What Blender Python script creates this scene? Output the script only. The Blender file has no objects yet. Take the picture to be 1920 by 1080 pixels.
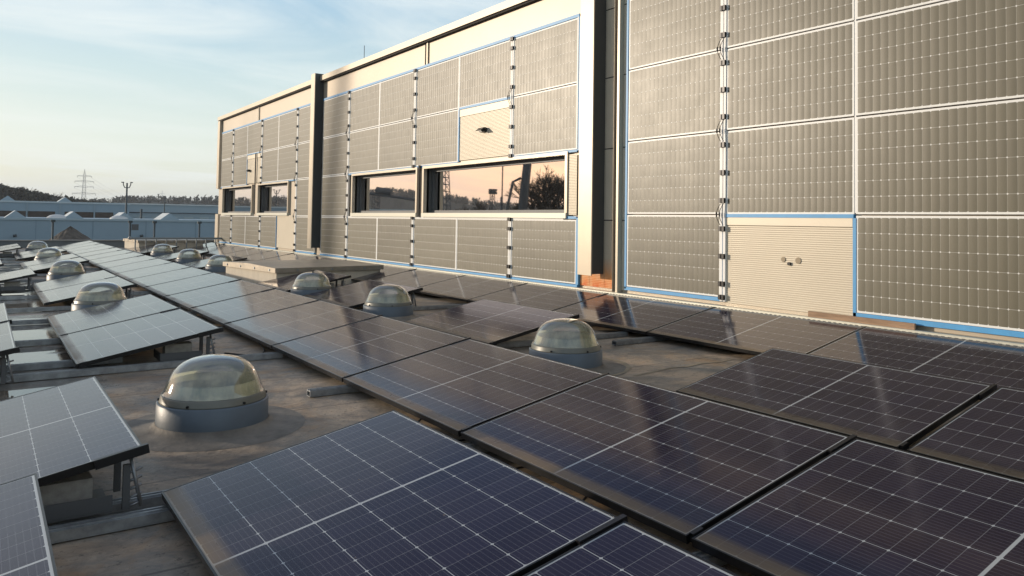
import bpy, math, random
from mathutils import Vector, Matrix
R = math.radians
random.seed(7)
S = bpy.context.scene
COL = S.collection
# ---------------------------------------------------------------- camera
CAM = Vector((-7.367, 0.0, 1.31))
F, YAW, PITCH, ROLL, PY = 1442.25, .6026, .0367, .0156, 361.45
s_, c_ = math.sin(YAW), math.cos(YAW)
fw = Vector((s_*math.cos(PITCH), c_*math.cos(PITCH), math.sin(PITCH)))
rt = Vector((c_, -s_, 0)); up = rt.cross(fw)
r2 = math.cos(ROLL)*rt + math.sin(ROLL)*up
u2 = -math.sin(ROLL)*rt + math.cos(ROLL)*up
cd = bpy.data.cameras.new('camera'); cam = bpy.data.objects.new('camera', cd); COL.objects.link(cam)
m = Matrix((r2, u2, -fw)).transposed().to_4x4(); m.translation = CAM
cam.matrix_world = m
cd.sensor_width = 36; cd.lens = F*36/1920
cd.shift_x = 0; cd.shift_y = -(540-PY)/1920
cd.clip_start = .05; cd.clip_end = 5000
S.camera = cam
# ---------------------------------------------------------------- world, sun, exposure
SUN_AZ, SUN_EL = -44.0, 9.0          # degrees from +Y (towards +X), elevation
sd = Vector((math.sin(R(SUN_AZ))*math.cos(R(SUN_EL)), math.cos(R(SUN_AZ))*math.cos(R(SUN_EL)), math.sin(R(SUN_EL))))
W = bpy.data.worlds.new('World'); S.world = W; W.use_nodes = True
wn = W.node_tree; wn.nodes.clear()
def N(nt, t, **k):
    n = nt.nodes.new(t)
    for a, b in k.items():
        if a == 'i':
            for q, v in b.items():
                if isinstance(v, bpy.types.NodeSocket): nt.links.new(v, n.inputs[q])
                else: n.inputs[q].default_value = v
        else: setattr(n, a, b)
    return n
def M_(nt, op, a, b=None, c=None, clamp=False):
    n = nt.nodes.new('ShaderNodeMath'); n.operation = op; n.use_clamp = clamp
    for i, v in enumerate((a, b, c)):
        if v is None: continue
        if isinstance(v, bpy.types.NodeSocket): nt.links.new(v, n.inputs[i])
        else: n.inputs[i].default_value = v
    return n.outputs[0]
def MIX(nt, f, a, b, mode='MIX'):
    n = nt.nodes.new('ShaderNodeMix'); n.data_type = 'RGBA'; n.blend_type = mode
    for i, v in ((0, f), (6, a), (7, b)):
        if isinstance(v, bpy.types.NodeSocket): nt.links.new(v, n.inputs[i])
        elif i == 0: n.inputs[0].default_value = v
        else: n.inputs[i].default_value = tuple(v)+((1,) if len(v) == 3 else ())
    return n.outputs[2]
def RAMP(nt, f, pts, interp='LINEAR'):
    n = nt.nodes.new('ShaderNodeValToRGB'); n.color_ramp.interpolation = interp
    e = n.color_ramp.elements
    while len(e) < len(pts): e.new(.5)
    for q, (p, cc) in zip(e, pts):
        q.position = p; q.color = (cc, cc, cc, 1) if not hasattr(cc, '__len__') else tuple(cc)+(1,)
    nt.links.new(f, n.inputs[0]); return n.outputs[0]
def NOISE(nt, vec, scale, detail=4, rough=.55, dist=0):
    n = N(nt, 'ShaderNodeTexNoise'); n.inputs['Scale'].default_value = scale; n.inputs['Detail'].default_value = detail
    n.inputs['Roughness'].default_value = rough; n.inputs['Distortion'].default_value = dist
    if vec is not None: nt.links.new(vec, n.inputs['Vector'])
    return n.outputs[0]
sky = N(wn, 'ShaderNodeTexSky'); sky.sky_type = 'NISHITA'; sky.sun_disc = False
sky.sun_elevation = R(SUN_EL); sky.sun_rotation = R(SUN_AZ); sky.air_density = 1.0; sky.dust_density = 1.6; sky.ozone_density = 1.6
tc = N(wn, 'ShaderNodeTexCoord').outputs['Generated']
dot = N(wn, 'ShaderNodeVectorMath', operation='DOT_PRODUCT', i={0: tc, 1: tuple(sd)}).outputs['Value']
sep = N(wn, 'ShaderNodeSeparateXYZ', i={0: tc})
zz = M_(wn, 'MAXIMUM', sep.outputs['Z'], 0.0)
# high thin cloud, planar-projected so that it streaks towards the horizon
den = M_(wn, 'ADD', zz, .12)
px = M_(wn, 'DIVIDE', sep.outputs['X'], den); py_ = M_(wn, 'DIVIDE', sep.outputs['Y'], den)
cv = N(wn, 'ShaderNodeCombineXYZ', i={0: px, 1: py_, 2: 0.0}).outputs[0]
mp = N(wn, 'ShaderNodeMapping', i={0: cv, 2: (0, 0, R(-35)), 3: (.55, 1.5, 1)}).outputs[0]
n1 = NOISE(wn, mp, .85, 7, .6, .8)
n2 = NOISE(wn, mp, .28, 3, .5, .3)
cl = M_(wn, 'MULTIPLY', RAMP(wn, n1, [(.38, 0), (.66, 1)]), RAMP(wn, n2, [(.30, .35), (.55, 1)]))
cl = M_(wn, 'MULTIPLY', cl, .85)
grad = RAMP(wn, zz, [(0.0, (6.4, 6.5, 5.6)), (.08, (6.0, 6.5, 5.9)), (.17, (4.7, 5.8, 5.9)), (.29, (2.7, 4.3, 5.7)), (.45, (1.35, 2.1, 3.4)), (.6, (.75, 1.15, 2.3)), (1.0, (.45, .7, 1.6))])
base = MIX(wn, .28, grad, sky.outputs[0])
base = MIX(wn, cl, base, (6.2, 6.5, 6.3))
glow = M_(wn, 'POWER', M_(wn, 'MAXIMUM', dot, 0.0), 10.0)
glow = M_(wn, 'MULTIPLY', glow, RAMP(wn, zz, [(0, 1), (.12, .85), (.4, .15), (.7, 0)]))
base = MIX(wn, M_(wn, 'MULTIPLY', glow, .85), base, (7.9, 4.2, 2.6))
WORLD_BG = N(wn, 'ShaderNodeBackground', i={0: base, 1: .115})
wo = N(wn, 'ShaderNodeOutputWorld'); wn.links.new(WORLD_BG.outputs[0], wo.inputs[0])
ld = bpy.data.lights.new('sun', 'SUN'); ld.energy = 2.5; ld.angle = R(1.5); ld.color = (1, .85, .67)
sun = bpy.data.objects.new('sun', ld); COL.objects.link(sun); sun.location = (-30, 30, 20)
sun.rotation_euler = (-sd).to_track_quat('-Z', 'Y').to_euler()
S.view_settings.view_transform = 'Standard'; S.view_settings.look = 'None'; S.view_settings.gamma = 1
S.view_settings.exposure = 0.5
S.render.engine = 'CYCLES'
S.cycles.max_bounces = 8; S.cycles.transparent_max_bounces = 12; S.cycles.glossy_bounces = 4
# ---------------------------------------------------------------- helpers
class MB:
    def __init__(s): s.v = []; s.f = []; s.uv = {}; s.mi = []; s.sm = []
    def face(s, pts, uv=None, mi=0, sm=False):
        i = len(s.v); s.v += [tuple(p) for p in pts]
        if uv: s.uv[len(s.f)] = uv
        s.f.append(tuple(range(i, i+len(pts)))); s.mi.append(mi); s.sm.append(sm); return s
    def box(s, x0, y0, z0, x1, y1, z1, mi=0, M=None):
        x0, x1 = sorted((x0, x1)); y0, y1 = sorted((y0, y1)); z0, z1 = sorted((z0, z1))
        P = [Vector(p) for p in ((x0,y0,z0),(x1,y0,z0),(x1,y1,z0),(x0,y1,z0),(x0,y0,z1),(x1,y0,z1),(x1,y1,z1),(x0,y1,z1))]
        if M is not None: P = [M @ p for p in P]
        i = len(s.v); s.v += [tuple(p) for p in P]
        for q in ((0,3,2,1),(4,5,6,7),(0,1,5,4),(1,2,6,5),(2,3,7,6),(3,0,4,7)):
            s.f.append(tuple(i+k for k in q)); s.mi.append(mi); s.sm.append(False)
        return s
    def tube(s, pts, r, n=6, mi=0, cap=True):
        pts = [Vector(p) for p in pts]
        if not hasattr(r, '__len__'): r = [r]*len(pts)
        base = len(s.v)
        for k, p in enumerate(pts):
            d = (pts[min(k+1, len(pts)-1)]-pts[max(k-1, 0)]).normalized()
            a = d.cross(Vector((0, 0, 1)))
            if a.length < .05: a = d.cross(Vector((0, 1, 0)))
            a.normalize(); b = d.cross(a)
            for j in range(n):
                t = 2*math.pi*j/n; s.v.append(tuple(p+(a*math.cos(t)+b*math.sin(t))*r[k]))
        for k in range(len(pts)-1):
            for j in range(n):
                a0 = base+k*n+j; a1 = base+k*n+(j+1) % n
                s.f.append((a0, a1, a1+n, a0+n)); s.mi.append(mi); s.sm.append(True)
        if cap:
            s.f.append(tuple(base+j for j in range(n))[::-1]); s.mi.append(mi); s.sm.append(False)
            s.f.append(tuple(base+(len(pts)-1)*n+j for j in range(n))); s.mi.append(mi); s.sm.append(False)
        return s
    def lathe(s, prof, n=48, mi=0, sm=True, c=(0, 0), sq=0):
        base = len(s.v)
        for r, z in prof:
            for j in range(n):
                t = 2*math.pi*j/n
                s.v.append((c[0]+r*math.cos(t), c[1]+r*math.sin(t), z))
        for k in range(len(prof)-1):
            for j in range(n):
                a0 = base+k*n+j; a1 = base+k*n+(j+1) % n
                s.f.append((a0, a1, a1+n, a0+n)); s.mi.append(mi); s.sm.append(sm)
        return s
    def build(s, name, mats, parent=None, loc=None):
        me = bpy.data.meshes.new(name); me.from_pydata(s.v, [], s.f)
        if not isinstance(mats, (list, tuple)): mats = [mats]
        for q in mats: me.materials.append(q)
        me.polygons.foreach_set('material_index', s.mi); me.polygons.foreach_set('use_smooth', s.sm)
        if s.uv:
            ul = me.uv_layers.new(name='UVMap')
            for fi, uv in s.uv.items():
                for li, c in zip(me.polygons[fi].loop_indices, uv): ul.data[li].uv = c
        me.update()
        o = bpy.data.objects.new(name, me); COL.objects.link(o)
        if parent: o.parent = parent
        if loc: o.location = loc
        return o
def tag(o, label=None, cat=None, group=None, kind=None):
    if label: o['label'] = label
    if cat: o['category'] = cat
    if group: o['group'] = group
    if kind: o['kind'] = kind
    return o
def empty(name, loc, rot=(0, 0, 0), label=None, cat=None, group=None):
    o = bpy.data.objects.new(name, None); COL.objects.link(o); o.location = loc; o.rotation_euler = rot
    o.empty_display_size = .1
    return tag(o, label, cat, group)
def copy_tree(o, parent=None):
    c = o.copy(); COL.objects.link(c)
    if parent: c.parent = parent
    for ch in [k for k in bpy.data.objects if k.parent == o]: copy_tree(ch, c)
    return c
ORD = 'first second third fourth fifth sixth seventh eighth ninth tenth eleventh twelfth thirteenth fourteenth fifteenth sixteenth seventeenth eighteenth nineteenth twentieth twenty-first twenty-second'.split()
# ---------------------------------------------------------------- materials
def mat(name, color, rough=.5, metal=0, spec=.5, noise=0, nscale=8, bump=0, bscale=40, stretch=None, col2=None, rough2=None):
    mt = bpy.data.materials.new(name); mt.use_nodes = True; nt = mt.node_tree; b = nt.nodes['Principled BSDF']
    b.inputs['Base Color'].default_value = tuple(color)+(1,)
    b.inputs['Roughness'].default_value = rough; b.inputs['Metallic'].default_value = metal
    b.inputs['Specular IOR Level'].default_value = spec
    tc = N(nt, 'ShaderNodeTexCoord').outputs['Object']
    if stretch: tc = N(nt, 'ShaderNodeMapping', i={0: tc, 3: stretch}).outputs[0]
    if noise or col2:
        f = NOISE(nt, tc, nscale, 6, .6)
        f = RAMP(nt, f, [(.3, 0), (.7, 1)])
        c2 = col2 if col2 else tuple(min(1, q*(1-noise)) for q in color)
        nt.links.new(MIX(nt, f, color, c2), b.inputs['Base Color'])
        if rough2 is not None:
            nt.links.new(M_(nt, 'MULTIPLY_ADD', f, rough2-rough, rough), b.inputs['Roughness'])
    if bump:
        f = NOISE(nt, tc, bscale, 5, .6)
        bn = N(nt, 'ShaderNodeBump', i={'Height': f, 'Strength': bump, 'Distance': .01}); nt.links.new(bn.outputs[0], b.inputs['Normal'])
    return mt
def module_mat(name, nu, nv, L, Wd, cell, line, rough, mid=0, border=.012, gap=.003, dia=.011, busbars=0, dirt=False, bow=0, cellvar=.12, lineval=.6, tilt=0):
    """solar cells as a procedural grid; UV is in metres: u along the length, v across"""
    mt = bpy.data.materials.new(name); mt.use_nodes = True; nt = mt.node_tree; b = nt.nodes['Principled BSDF']
    uv = N(nt, 'ShaderNodeUVMap'); sp = N(nt, 'ShaderNodeSeparateXYZ', i={0: uv.outputs[0]})
    u, v = sp.outputs[0], sp.outputs[1]
    cw = (L-2*border-mid)/nu; ch = (Wd-2*border)/nv
    uu = M_(nt, 'SUBTRACT', u, border)
    if mid:
        past = M_(nt, 'GREATER_THAN', u, L/2)
        uu = M_(nt, 'SUBTRACT', uu, M_(nt, 'MULTIPLY', past, mid))
    cu = M_(nt, 'DIVIDE', uu, cw); cvv = M_(nt, 'DIVIDE', M_(nt, 'SUBTRACT', v, border), ch)
    fu = M_(nt, 'FRACT', cu); fv = M_(nt, 'FRACT', cvv)
    du = M_(nt, 'MULTIPLY', M_(nt, 'MINIMUM', fu, M_(nt, 'SUBTRACT', 1.0, fu)), cw)
    dv = M_(nt, 'MULTIPLY', M_(nt, 'MINIMUM', fv, M_(nt, 'SUBTRACT', 1.0, fv)), ch)
    lu = M_(nt, 'LESS_THAN', du, gap*.5); lv = M_(nt, 'LESS_THAN', dv, gap*.5)
    di = M_(nt, 'LESS_THAN', M_(nt, 'ADD', du, dv), dia)
    lines = M_(nt, 'MAXIMUM', M_(nt, 'MAXIMUM', M_(nt, 'MULTIPLY', lu, lineval), M_(nt, 'MULTIPLY', lv, .45 if bow else 1.0)), M_(nt, 'MULTIPLY', di, .8 if bow else 1.0))
    # border and middle bar
    bo = M_(nt, 'LESS_THAN', M_(nt, 'MINIMUM', M_(nt, 'MINIMUM', u, M_(nt, 'SUBTRACT', L, u)), M_(nt, 'MINIMUM', v, M_(nt, 'SUBTRACT', Wd, v))), border)
    lines = M_(nt, 'MAXIMUM', lines, bo)
    if mid:
        mb = M_(nt, 'LESS_THAN', M_(nt, 'ABSOLUTE', M_(nt, 'SUBTRACT', u, L/2)), mid*.5)
        lines = M_(nt, 'MAXIMUM', lines, mb)
    idv = N(nt, 'ShaderNodeCombineXYZ', i={0: M_(nt, 'FLOOR', cu), 1: M_(nt, 'FLOOR', cvv)}).outputs[0]
    oi = N(nt, 'ShaderNodeObjectInfo').outputs['Random']
    idv = N(nt, 'ShaderNodeVectorMath', operation='ADD', i={0: idv, 1: N(nt, 'ShaderNodeCombineXYZ', i={2: M_(nt, 'MULTIPLY', oi, 91.0)}).outputs[0]}).outputs[0]
    wnz = N(nt, 'ShaderNodeTexWhiteNoise', i={0: idv}); rnd = wnz.outputs['Value']
    cc = MIX(nt, M_(nt, 'MULTIPLY', rnd, cellvar), cell, tuple(min(1, q*(2.2 if not bow else 1.35)+.008) for q in cell))
    if bow: cc = MIX(nt, M_(nt, 'MULTIPLY', oi, .30), cc, tuple(q*1.9 for q in cell))
    if busbars:
        fb = M_(nt, 'FRACT', M_(nt, 'MULTIPLY', cvv, float(busbars)))
        bb = M_(nt, 'MULTIPLY', M_(nt, 'LESS_THAN', M_(nt, 'ABSOLUTE', M_(nt, 'SUBTRACT', fb, .5)), .07), .16)
        cc = MIX(nt, bb, cc, (.25, .25, .27))
    col = MIX(nt, lines, cc, line)
    tcg = N(nt, 'ShaderNodeTexCoord').outputs['Object']
    geo = N(nt, 'ShaderNodeNewGeometry').outputs['Position']
    dn = NOISE(nt, geo, 3.0, 6, .65)
    ro = M_(nt, 'MULTIPLY_ADD', dn, .10, rough-.05)
    if dirt:
        ed = RAMP(nt, M_(nt, 'DIVIDE', v, .10), [(0, 1), (.45, .75), (1, 0)], 'EASE')
        nn = NOISE(nt, geo, 5, 5, .6)
        dm = M_(nt, 'MULTIPLY', ed, M_(nt, 'ADD', nn, .35), clamp=True)
        dm = M_(nt, 'MULTIPLY', dm, .85)
        film = M_(nt, 'MULTIPLY', RAMP(nt, NOISE(nt, geo, 1.3, 7, .7), [(.35, 0), (.75, 1)]), .045)
        dm = M_(nt, 'MAXIMUM', dm, film)
        speck = N(nt, 'ShaderNodeTexVoronoi', i={'Vector': geo, 'Scale': 5.0}); sm = M_(nt, 'LESS_THAN', speck.outputs['Distance'], .022)
        dm = M_(nt, 'MAXIMUM', dm, M_(nt, 'MULTIPLY', sm, .5))
        col = MIX(nt, dm, col, (.22, .16, .09))
        ro = M_(nt, 'MAXIMUM', ro, M_(nt, 'MULTIPLY', dm, .6))
    nt.links.new(col, b.inputs['Base Color']); nt.links.new(ro, b.inputs['Roughness'])
    b.inputs['IOR'].default_value = 1.5 if bow else 1.36
    if not bow: b.inputs['Specular Tint'].default_value = (1, .88, 1, 1)
    if bow:
        h = M_(nt, 'SINE', M_(nt, 'MULTIPLY', fu, math.pi))
        h = M_(nt, 'ADD', h, M_(nt, 'MULTIPLY', M_(nt, 'SINE', M_(nt, 'MULTIPLY', fv, math.pi)), .35))
        h = M_(nt, 'MULTIPLY', h, M_(nt, 'SUBTRACT', 1.0, lines))
        h = M_(nt, 'ADD', h, M_(nt, 'MULTIPLY', M_(nt, 'SUBTRACT', rnd, .5), M_(nt, 'MULTIPLY', M_(nt, 'SUBTRACT', fu, .5), 1.4)))
        bn = N(nt, 'ShaderNodeBump', i={'Height': h, 'Strength': bow, 'Distance': .0022}); nt.links.new(bn.outputs[0], b.inputs['Normal'])
    elif tilt:
        h = NOISE(nt, geo, 1.6, 2, .4)
        bn = N(nt, 'ShaderNodeBump', i={'Height': h, 'Strength': tilt, 'Distance': .004}); nt.links.new(bn.outputs[0], b.inputs['Normal'])
    return mt
PL, PW = 1.722, 1.134
GL, GW = PL-.016, PW-.016
FL_, FW_ = 1.70, 1.0
m_cells = module_mat('dark_solar_cells', 18, 6, GL, GW, (.0135, .0108, .025), (.42, .44, .44), .125, mid=.012, border=.007, gap=.0026, dia=.0075, busbars=9, dirt=True, lineval=.30, tilt=.25, cellvar=.25)
m_fcells = module_mat('grey_facade_cells', 20, 6, FL_, FW_, (.104, .094, .064), (.78, .78, .75), .42, mid=0, border=.020, gap=.0032, dia=.0095, bow=.42, lineval=.18, cellvar=.5)
m_black = mat('black_anodised_metal', (.012, .012, .014), .35, .3)
m_frame_edge = mat('dark_frame_metal', (.035, .035, .036), .33, .7, noise=.4, nscale=20)
m_alu = mat('weathered_aluminium', (.42, .44, .46), .42, .75, noise=.45, nscale=14, bump=.2)
m_cream = mat('cream_cladding', (.49, .42, .33), .42, .15, noise=.06, nscale=1.2)
m_creamrib = mat('cream_ribbed_cladding', (.66, .59, .47), .45, .1, noise=.05, nscale=2)
m_trim = mat('cream_trim', (.52, .45, .35), .40, .2, noise=.08, nscale=3)
m_white = mat('white_strip', (.82, .82, .80), .45, noise=.05, nscale=10)
m_blue = mat('blue_trim_tape', (.075, .34, .66), .45, noise=.12, nscale=6)
m_darkgap = mat('dark_joint', (.02, .018, .016), .8)
m_grey = mat('grey_painted_steel', (.10, .105, .11), .5, .1, noise=.15, nscale=4)
m_conc = mat('concrete_block', (.42, .40, .36), .9, noise=.3, nscale=25, bump=.5, bscale=60)
m_wood = mat('raw_wood', (.42, .27, .17), .8, noise=.45, nscale=6, stretch=(6, .6, 6), bump=.4)
m_pvc = mat('blue_grey_plastic_kerb', (.105, .135, .165), .45, noise=.15, nscale=7, bump=.08)
m_collar = mat('olive_grey_collar', (.17, .17, .145), .38, .1, noise=.15, nscale=12)
m_skirt = mat('bitumen_collar', (.25, .225, .19), .7, noise=.55, nscale=5, bump=.6, bscale=18)
m_hatch = mat('pale_hatch_render', (.68, .60, .48), .75, noise=.15, nscale=6, bump=.2, stretch=(1, 1, .3))
m_lid = mat('zinc_hatch_lid', (.44, .39, .32), .42, .5, noise=.3, nscale=5)
m_bstone = mat('parapet_render', (.16, .18, .19), .8, noise=.2, nscale=2)
m_rubble = mat('gravel_heap', (.13, .11, .09), .95, noise=.5, nscale=3, bump=.6, bscale=6)
m_bldg = mat('pale_blue_metal_wall', (.25, .34, .41), .5, .1, noise=.06, nscale=.3)
m_bldg2 = mat('grey_blue_wall', (.30, .38, .43), .55, .1, noise=.06, nscale=.3)
m_skyl = mat('pale_skylight_sheet', (.62, .62, .60), .35, .1, noise=.1, nscale=2)
m_win_dark = mat('dark_window_band', (.05, .035, .03), .2, 0, .5, noise=.5, nscale=1.2)
m_bark = mat('bare_bark', (.075, .06, .045), .9, noise=.3, nscale=5)
m_wood_far = mat('winter_woodland', (.085, .075, .058), .95, col2=(.05, .052, .038), nscale=.25)
m_lattice = mat('galvanised_lattice', (.28, .30, .31), .6, .3)
m_boom = mat('crane_boom_paint', (.05, .055, .06), .5)
m_ply = mat('cable_rubber', (.012, .012, .012), .5)
m_red = mat('red_cable', (.35, .02, .05), .5)
m_steelpost = mat('dark_green_post', (.04, .055, .06), .6)
# shaft colour below domes
m_shaft = mat('yellowed_dome_lining', (.62, .58, .34), .5, noise=.2, nscale=10, stretch=(3, 3, .5))
def dome_mat():
    mt = bpy.data.materials.new('clear_acrylic_dome'); mt.use_nodes = True; nt = mt.node_tree; nt.nodes.clear()
    tr = N(nt, 'ShaderNodeBsdfTransparent', i={0: (.94, .95, .92, 1)})
    gl = N(nt, 'ShaderNodeBsdfGlossy', i={0: (1, 1, 1, 1), 'Roughness': .06})
    df = N(nt, 'ShaderNodeBsdfDiffuse', i={0: (.74, .75, .72, 1)})
    g = N(nt, 'ShaderNodeTexCoord').outputs['Object']
    hz = RAMP(nt, NOISE(nt, g, 4, 5, .6), [(.3, .05), (.75, .15)])
    a = N(nt, 'ShaderNodeMixShader', i={0: hz, 1: tr.outputs[0], 2: df.outputs[0]})
    fr = N(nt, 'ShaderNodeFresnel', i={0: 1.5})
    f2 = M_(nt, 'MULTIPLY_ADD', fr.outputs[0], 1.5, .06, clamp=True)
    b = N(nt, 'ShaderNodeMixShader', i={0: f2, 1: a.outputs[0], 2: gl.outputs[0]})
    o = N(nt, 'ShaderNodeOutputMaterial'); nt.links.new(b.outputs[0], o.inputs[0]); return mt
m_dome = dome_mat()
def win_mat():
    mt = bpy.data.materials.new('coated_window_glass'); mt.use_nodes = True; nt = mt.node_tree; b = nt.nodes['Principled BSDF']
    b.inputs['Base Color'].default_value = (.84, .78, .74, 1); b.inputs['Metallic'].default_value = 1; b.inputs['Roughness'].default_value = .015
    g = N(nt, 'ShaderNodeNewGeometry').outputs['Position']
    bn = N(nt, 'ShaderNodeBump', i={'Height': NOISE(nt, g, .6, 1, .4), 'Strength': .06, 'Distance': .01}); nt.links.new(bn.outputs[0], b.inputs['Normal'])
    return mt
m_win = win_mat()
def roof_mat():
    mt = bpy.data.materials.new('weathered_roof_membrane'); mt.use_nodes = True; nt = mt.node_tree; b = nt.nodes['Principled BSDF']
    g = N(nt, 'ShaderNodeNewGeometry').outputs['Position']
    big = RAMP(nt, NOISE(nt, g, .8, 8, .68, 1.2), [(.40, 0), (.58, 1)])
    col = MIX(nt, big, (.18, .172, .15), (.50, .36, .235))
    fine = RAMP(nt, NOISE(nt, g, 7, 10, .78, .6), [(.36, 0), (.66, 1)])
    col = MIX(nt, M_(nt, 'MULTIPLY', fine, .45), col, (.50, .44, .36))
    streak = RAMP(nt, NOISE(nt, N(nt, 'ShaderNodeMapping', i={0: g, 2: (0, 0, .5), 3: (1, 1.3, 1)}).outputs[0], 2.6, 9, .75, .8), [(.46, 0), (.60, 1)])
    col = MIX(nt, M_(nt, 'MULTIPLY', streak, .5), col, (.12, .112, .10))
    rust = RAMP(nt, NOISE(nt, N(nt, 'ShaderNodeMapping', i={0: g, 1: (4, 9, 0)}).outputs[0], 1.1, 8, .7, 1.0), [(.53, 0), (.66, 1)])
    col = MIX(nt, M_(nt, 'MULTIPLY', rust, .65), col, (.40, .23, .10))
    dark = RAMP(nt, NOISE(nt, N(nt, 'ShaderNodeMapping', i={0: g, 1: (14, 3, 0)}).outputs[0], .9, 9, .75, .8), [(.50, 0), (.62, 1)])
    col = MIX(nt, M_(nt, 'MULTIPLY', dark, .65), col, (.05, .048, .042))
    sp1 = RAMP(nt, NOISE(nt, g, 26, 4, .75), [(.57, 0), (.63, 1)])
    col = MIX(nt, M_(nt, 'MULTIPLY', sp1, .5), col, (.04, .035, .03))
    # seams of the membrane sheets, about one metre apart, running across
    sp = N(nt, 'ShaderNodeSeparateXYZ', i={0: g})
    yy = M_(nt, 'ADD', sp.outputs[1], M_(nt, 'MULTIPLY', NOISE(nt, g, 1.2, 3, .5), .05))
    fy = M_(nt, 'ABSOLUTE', M_(nt, 'SUBTRACT', M_(nt, 'FRACT', M_(nt, 'DIVIDE', yy, 1.04)), .5))
    seam = M_(nt, 'GREATER_THAN', fy, .492)
    col = MIX(nt, M_(nt, 'MULTIPLY', seam, .5), col, (.05, .047, .04))
    # standing water on the left part of the roof
    left = RAMP(nt, M_(nt, 'MULTIPLY_ADD', sp.outputs[0], -.5, -3.05), [(0, 0), (.35, 1)])
    pn = RAMP(nt, NOISE(nt, N(nt, 'ShaderNodeMapping', i={0: g, 1: (2, 5.5, 0), 3: (.7, 1, 1)}).outputs[0], .62, 3, .5, .3), [(.42, 0), (.47, 1)])
    wet = M_(nt, 'MULTIPLY', pn, left)
    far = RAMP(nt, M_(nt, 'DIVIDE', sp.outputs[1], 30.0), [(.16, 0), (.22, 1)])
    wet = M_(nt, 'MULTIPLY', wet, far)
    col = MIX(nt, M_(nt, 'MULTIPLY', wet, .6), col, (.05, .05, .045))
    nt.links.new(col, b.inputs['Base Color'])
    ro = M_(nt, 'MULTIPLY_ADD', fine, .25, .55)
    ro = M_(nt, 'SUBTRACT', ro, M_(nt, 'MULTIPLY', dark, .25))
    ro = M_(nt, 'MULTIPLY', ro, M_(nt, 'SUBTRACT', 1.0, M_(nt, 'MULTIPLY', wet, .97)))
    nt.links.new(ro, b.inputs['Roughness'])
    hh = M_(nt, 'MULTIPLY', NOISE(nt, g, 14, 8, .7), M_(nt, 'SUBTRACT', 1.0, wet))
    bn = N(nt, 'ShaderNodeBump', i={'Height': hh, 'Strength': .8, 'Distance': .012}); nt.links.new(bn.outputs[0], b.inputs['Normal'])
    return mt
m_roof = roof_mat()
def stained_cream():
    mt = bpy.data.materials.new('rust_stained_cladding'); mt.use_nodes = True; nt = mt.node_tree; b = nt.nodes['Principled BSDF']
    g = N(nt, 'ShaderNodeNewGeometry').outputs['Position']; sp = N(nt, 'ShaderNodeSeparateXYZ', i={0: g})
    h = RAMP(nt, M_(nt, 'DIVIDE', M_(nt, 'SUBTRACT', sp.outputs[2], .36), .44), [(0, 1), (.45, .8), (1, 0)])
    n = NOISE(nt, N(nt, 'ShaderNodeMapping', i={0: g, 3: (1, 1, .6)}).outputs[0], 4.5, 3, .6)
    f = M_(nt, 'MULTIPLY', h, RAMP(nt, n, [(.25, .45), (.6, 1)]))
    col = MIX(nt, f, (.60, .52, .40), (.80, .28, .03))
    f2 = M_(nt, 'MULTIPLY', RAMP(nt, M_(nt, 'DIVIDE', M_(nt, 'SUBTRACT', sp.outputs[2], .36), .14), [(0, .9), (1, 0)]), RAMP(nt, n, [(.42, 0), (.55, 1)]))
    col = MIX(nt, f2, col, (.62, .09, .01))
    nt.links.new(col, b.inputs['Base Color']); b.inputs['Roughness'].default_value = .5
    return mt
m_rust = stained_cream()
# ================================================================ SETTING
GZ = -4.6
g = MB()
g.face([(-1500, -1200, GZ), (1500, -1200, GZ), (1500, 2500, GZ), (-1500, 2500, GZ)])
m_ground = mat('yard_ground', (.12, .115, .09), .9, noise=.5, nscale=.05)
tag(g.build('ground', m_ground), kind='structure')
ROOF_X0, ROOF_Y0, ROOF_Y1 = -16.0, -7.0, 34.5
MB().box(ROOF_X0, ROOF_Y0, -4.55, .02, ROOF_Y1, 0).build('roof_deck', m_roof)['kind'] = 'structure'
# roof edge parapet
t = empty('roof_parapet', (ROOF_X0, ROOF_Y1, 0), label='low grey parapet closing the far end of the roof', cat='parapet')
MB().box(0, 0, -.0, 17.0, .25, .27).build('wall', m_bstone, t)
MB().box(-.03, -.04, .272, 17.0, .29, .30).build('coping', mat('parapet_coping', (.26, .25, .23), .5, .3), t)
# hills with bare woodland, ring section in front and to the left
def hills(name, az0, az1, dist, hfun, depth, m, seed, step=.25, amp=1.0, zb=GZ-.5):
    rnd = random.Random(seed); b = MB(); rows = 5
    n = int((az1-az0)/step); grid = []
    for i in range(n+1):
        a = az0+i*step; ca = []
        h = hfun(a)
        for j in range(rows):
            q = j/(rows-1); prof = math.sin(math.pi*min(1, q*1.15+.0)) if j else 0
            d = dist+depth*q
            hz = zb+(h-zb)*max(0, min(1, prof))+(rnd.uniform(-amp, amp) if 0 < j < rows-1 else 0)
            ca.append((CAM.x+d*math.sin(R(a)), d*math.cos(R(a)), hz))
        grid.append(ca)
    for i in range(n):
        for j in range(rows-1):
            b.face([grid[i][j], grid[i+1][j], grid[i+1][j+1], grid[i][j+1]][::-1])
    o = b.build(name, m); o['kind'] = 'structure'; return grid
def interp(pts):
    def f(a):
        for (a0, v0), (a1, v1) in zip(pts, pts[1:]):
            if a <= a1: return v0+(v1-v0)*max(0, min(1, (a-a0)/(a1-a0)))
        return pts[-1][1]
    return f
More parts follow.
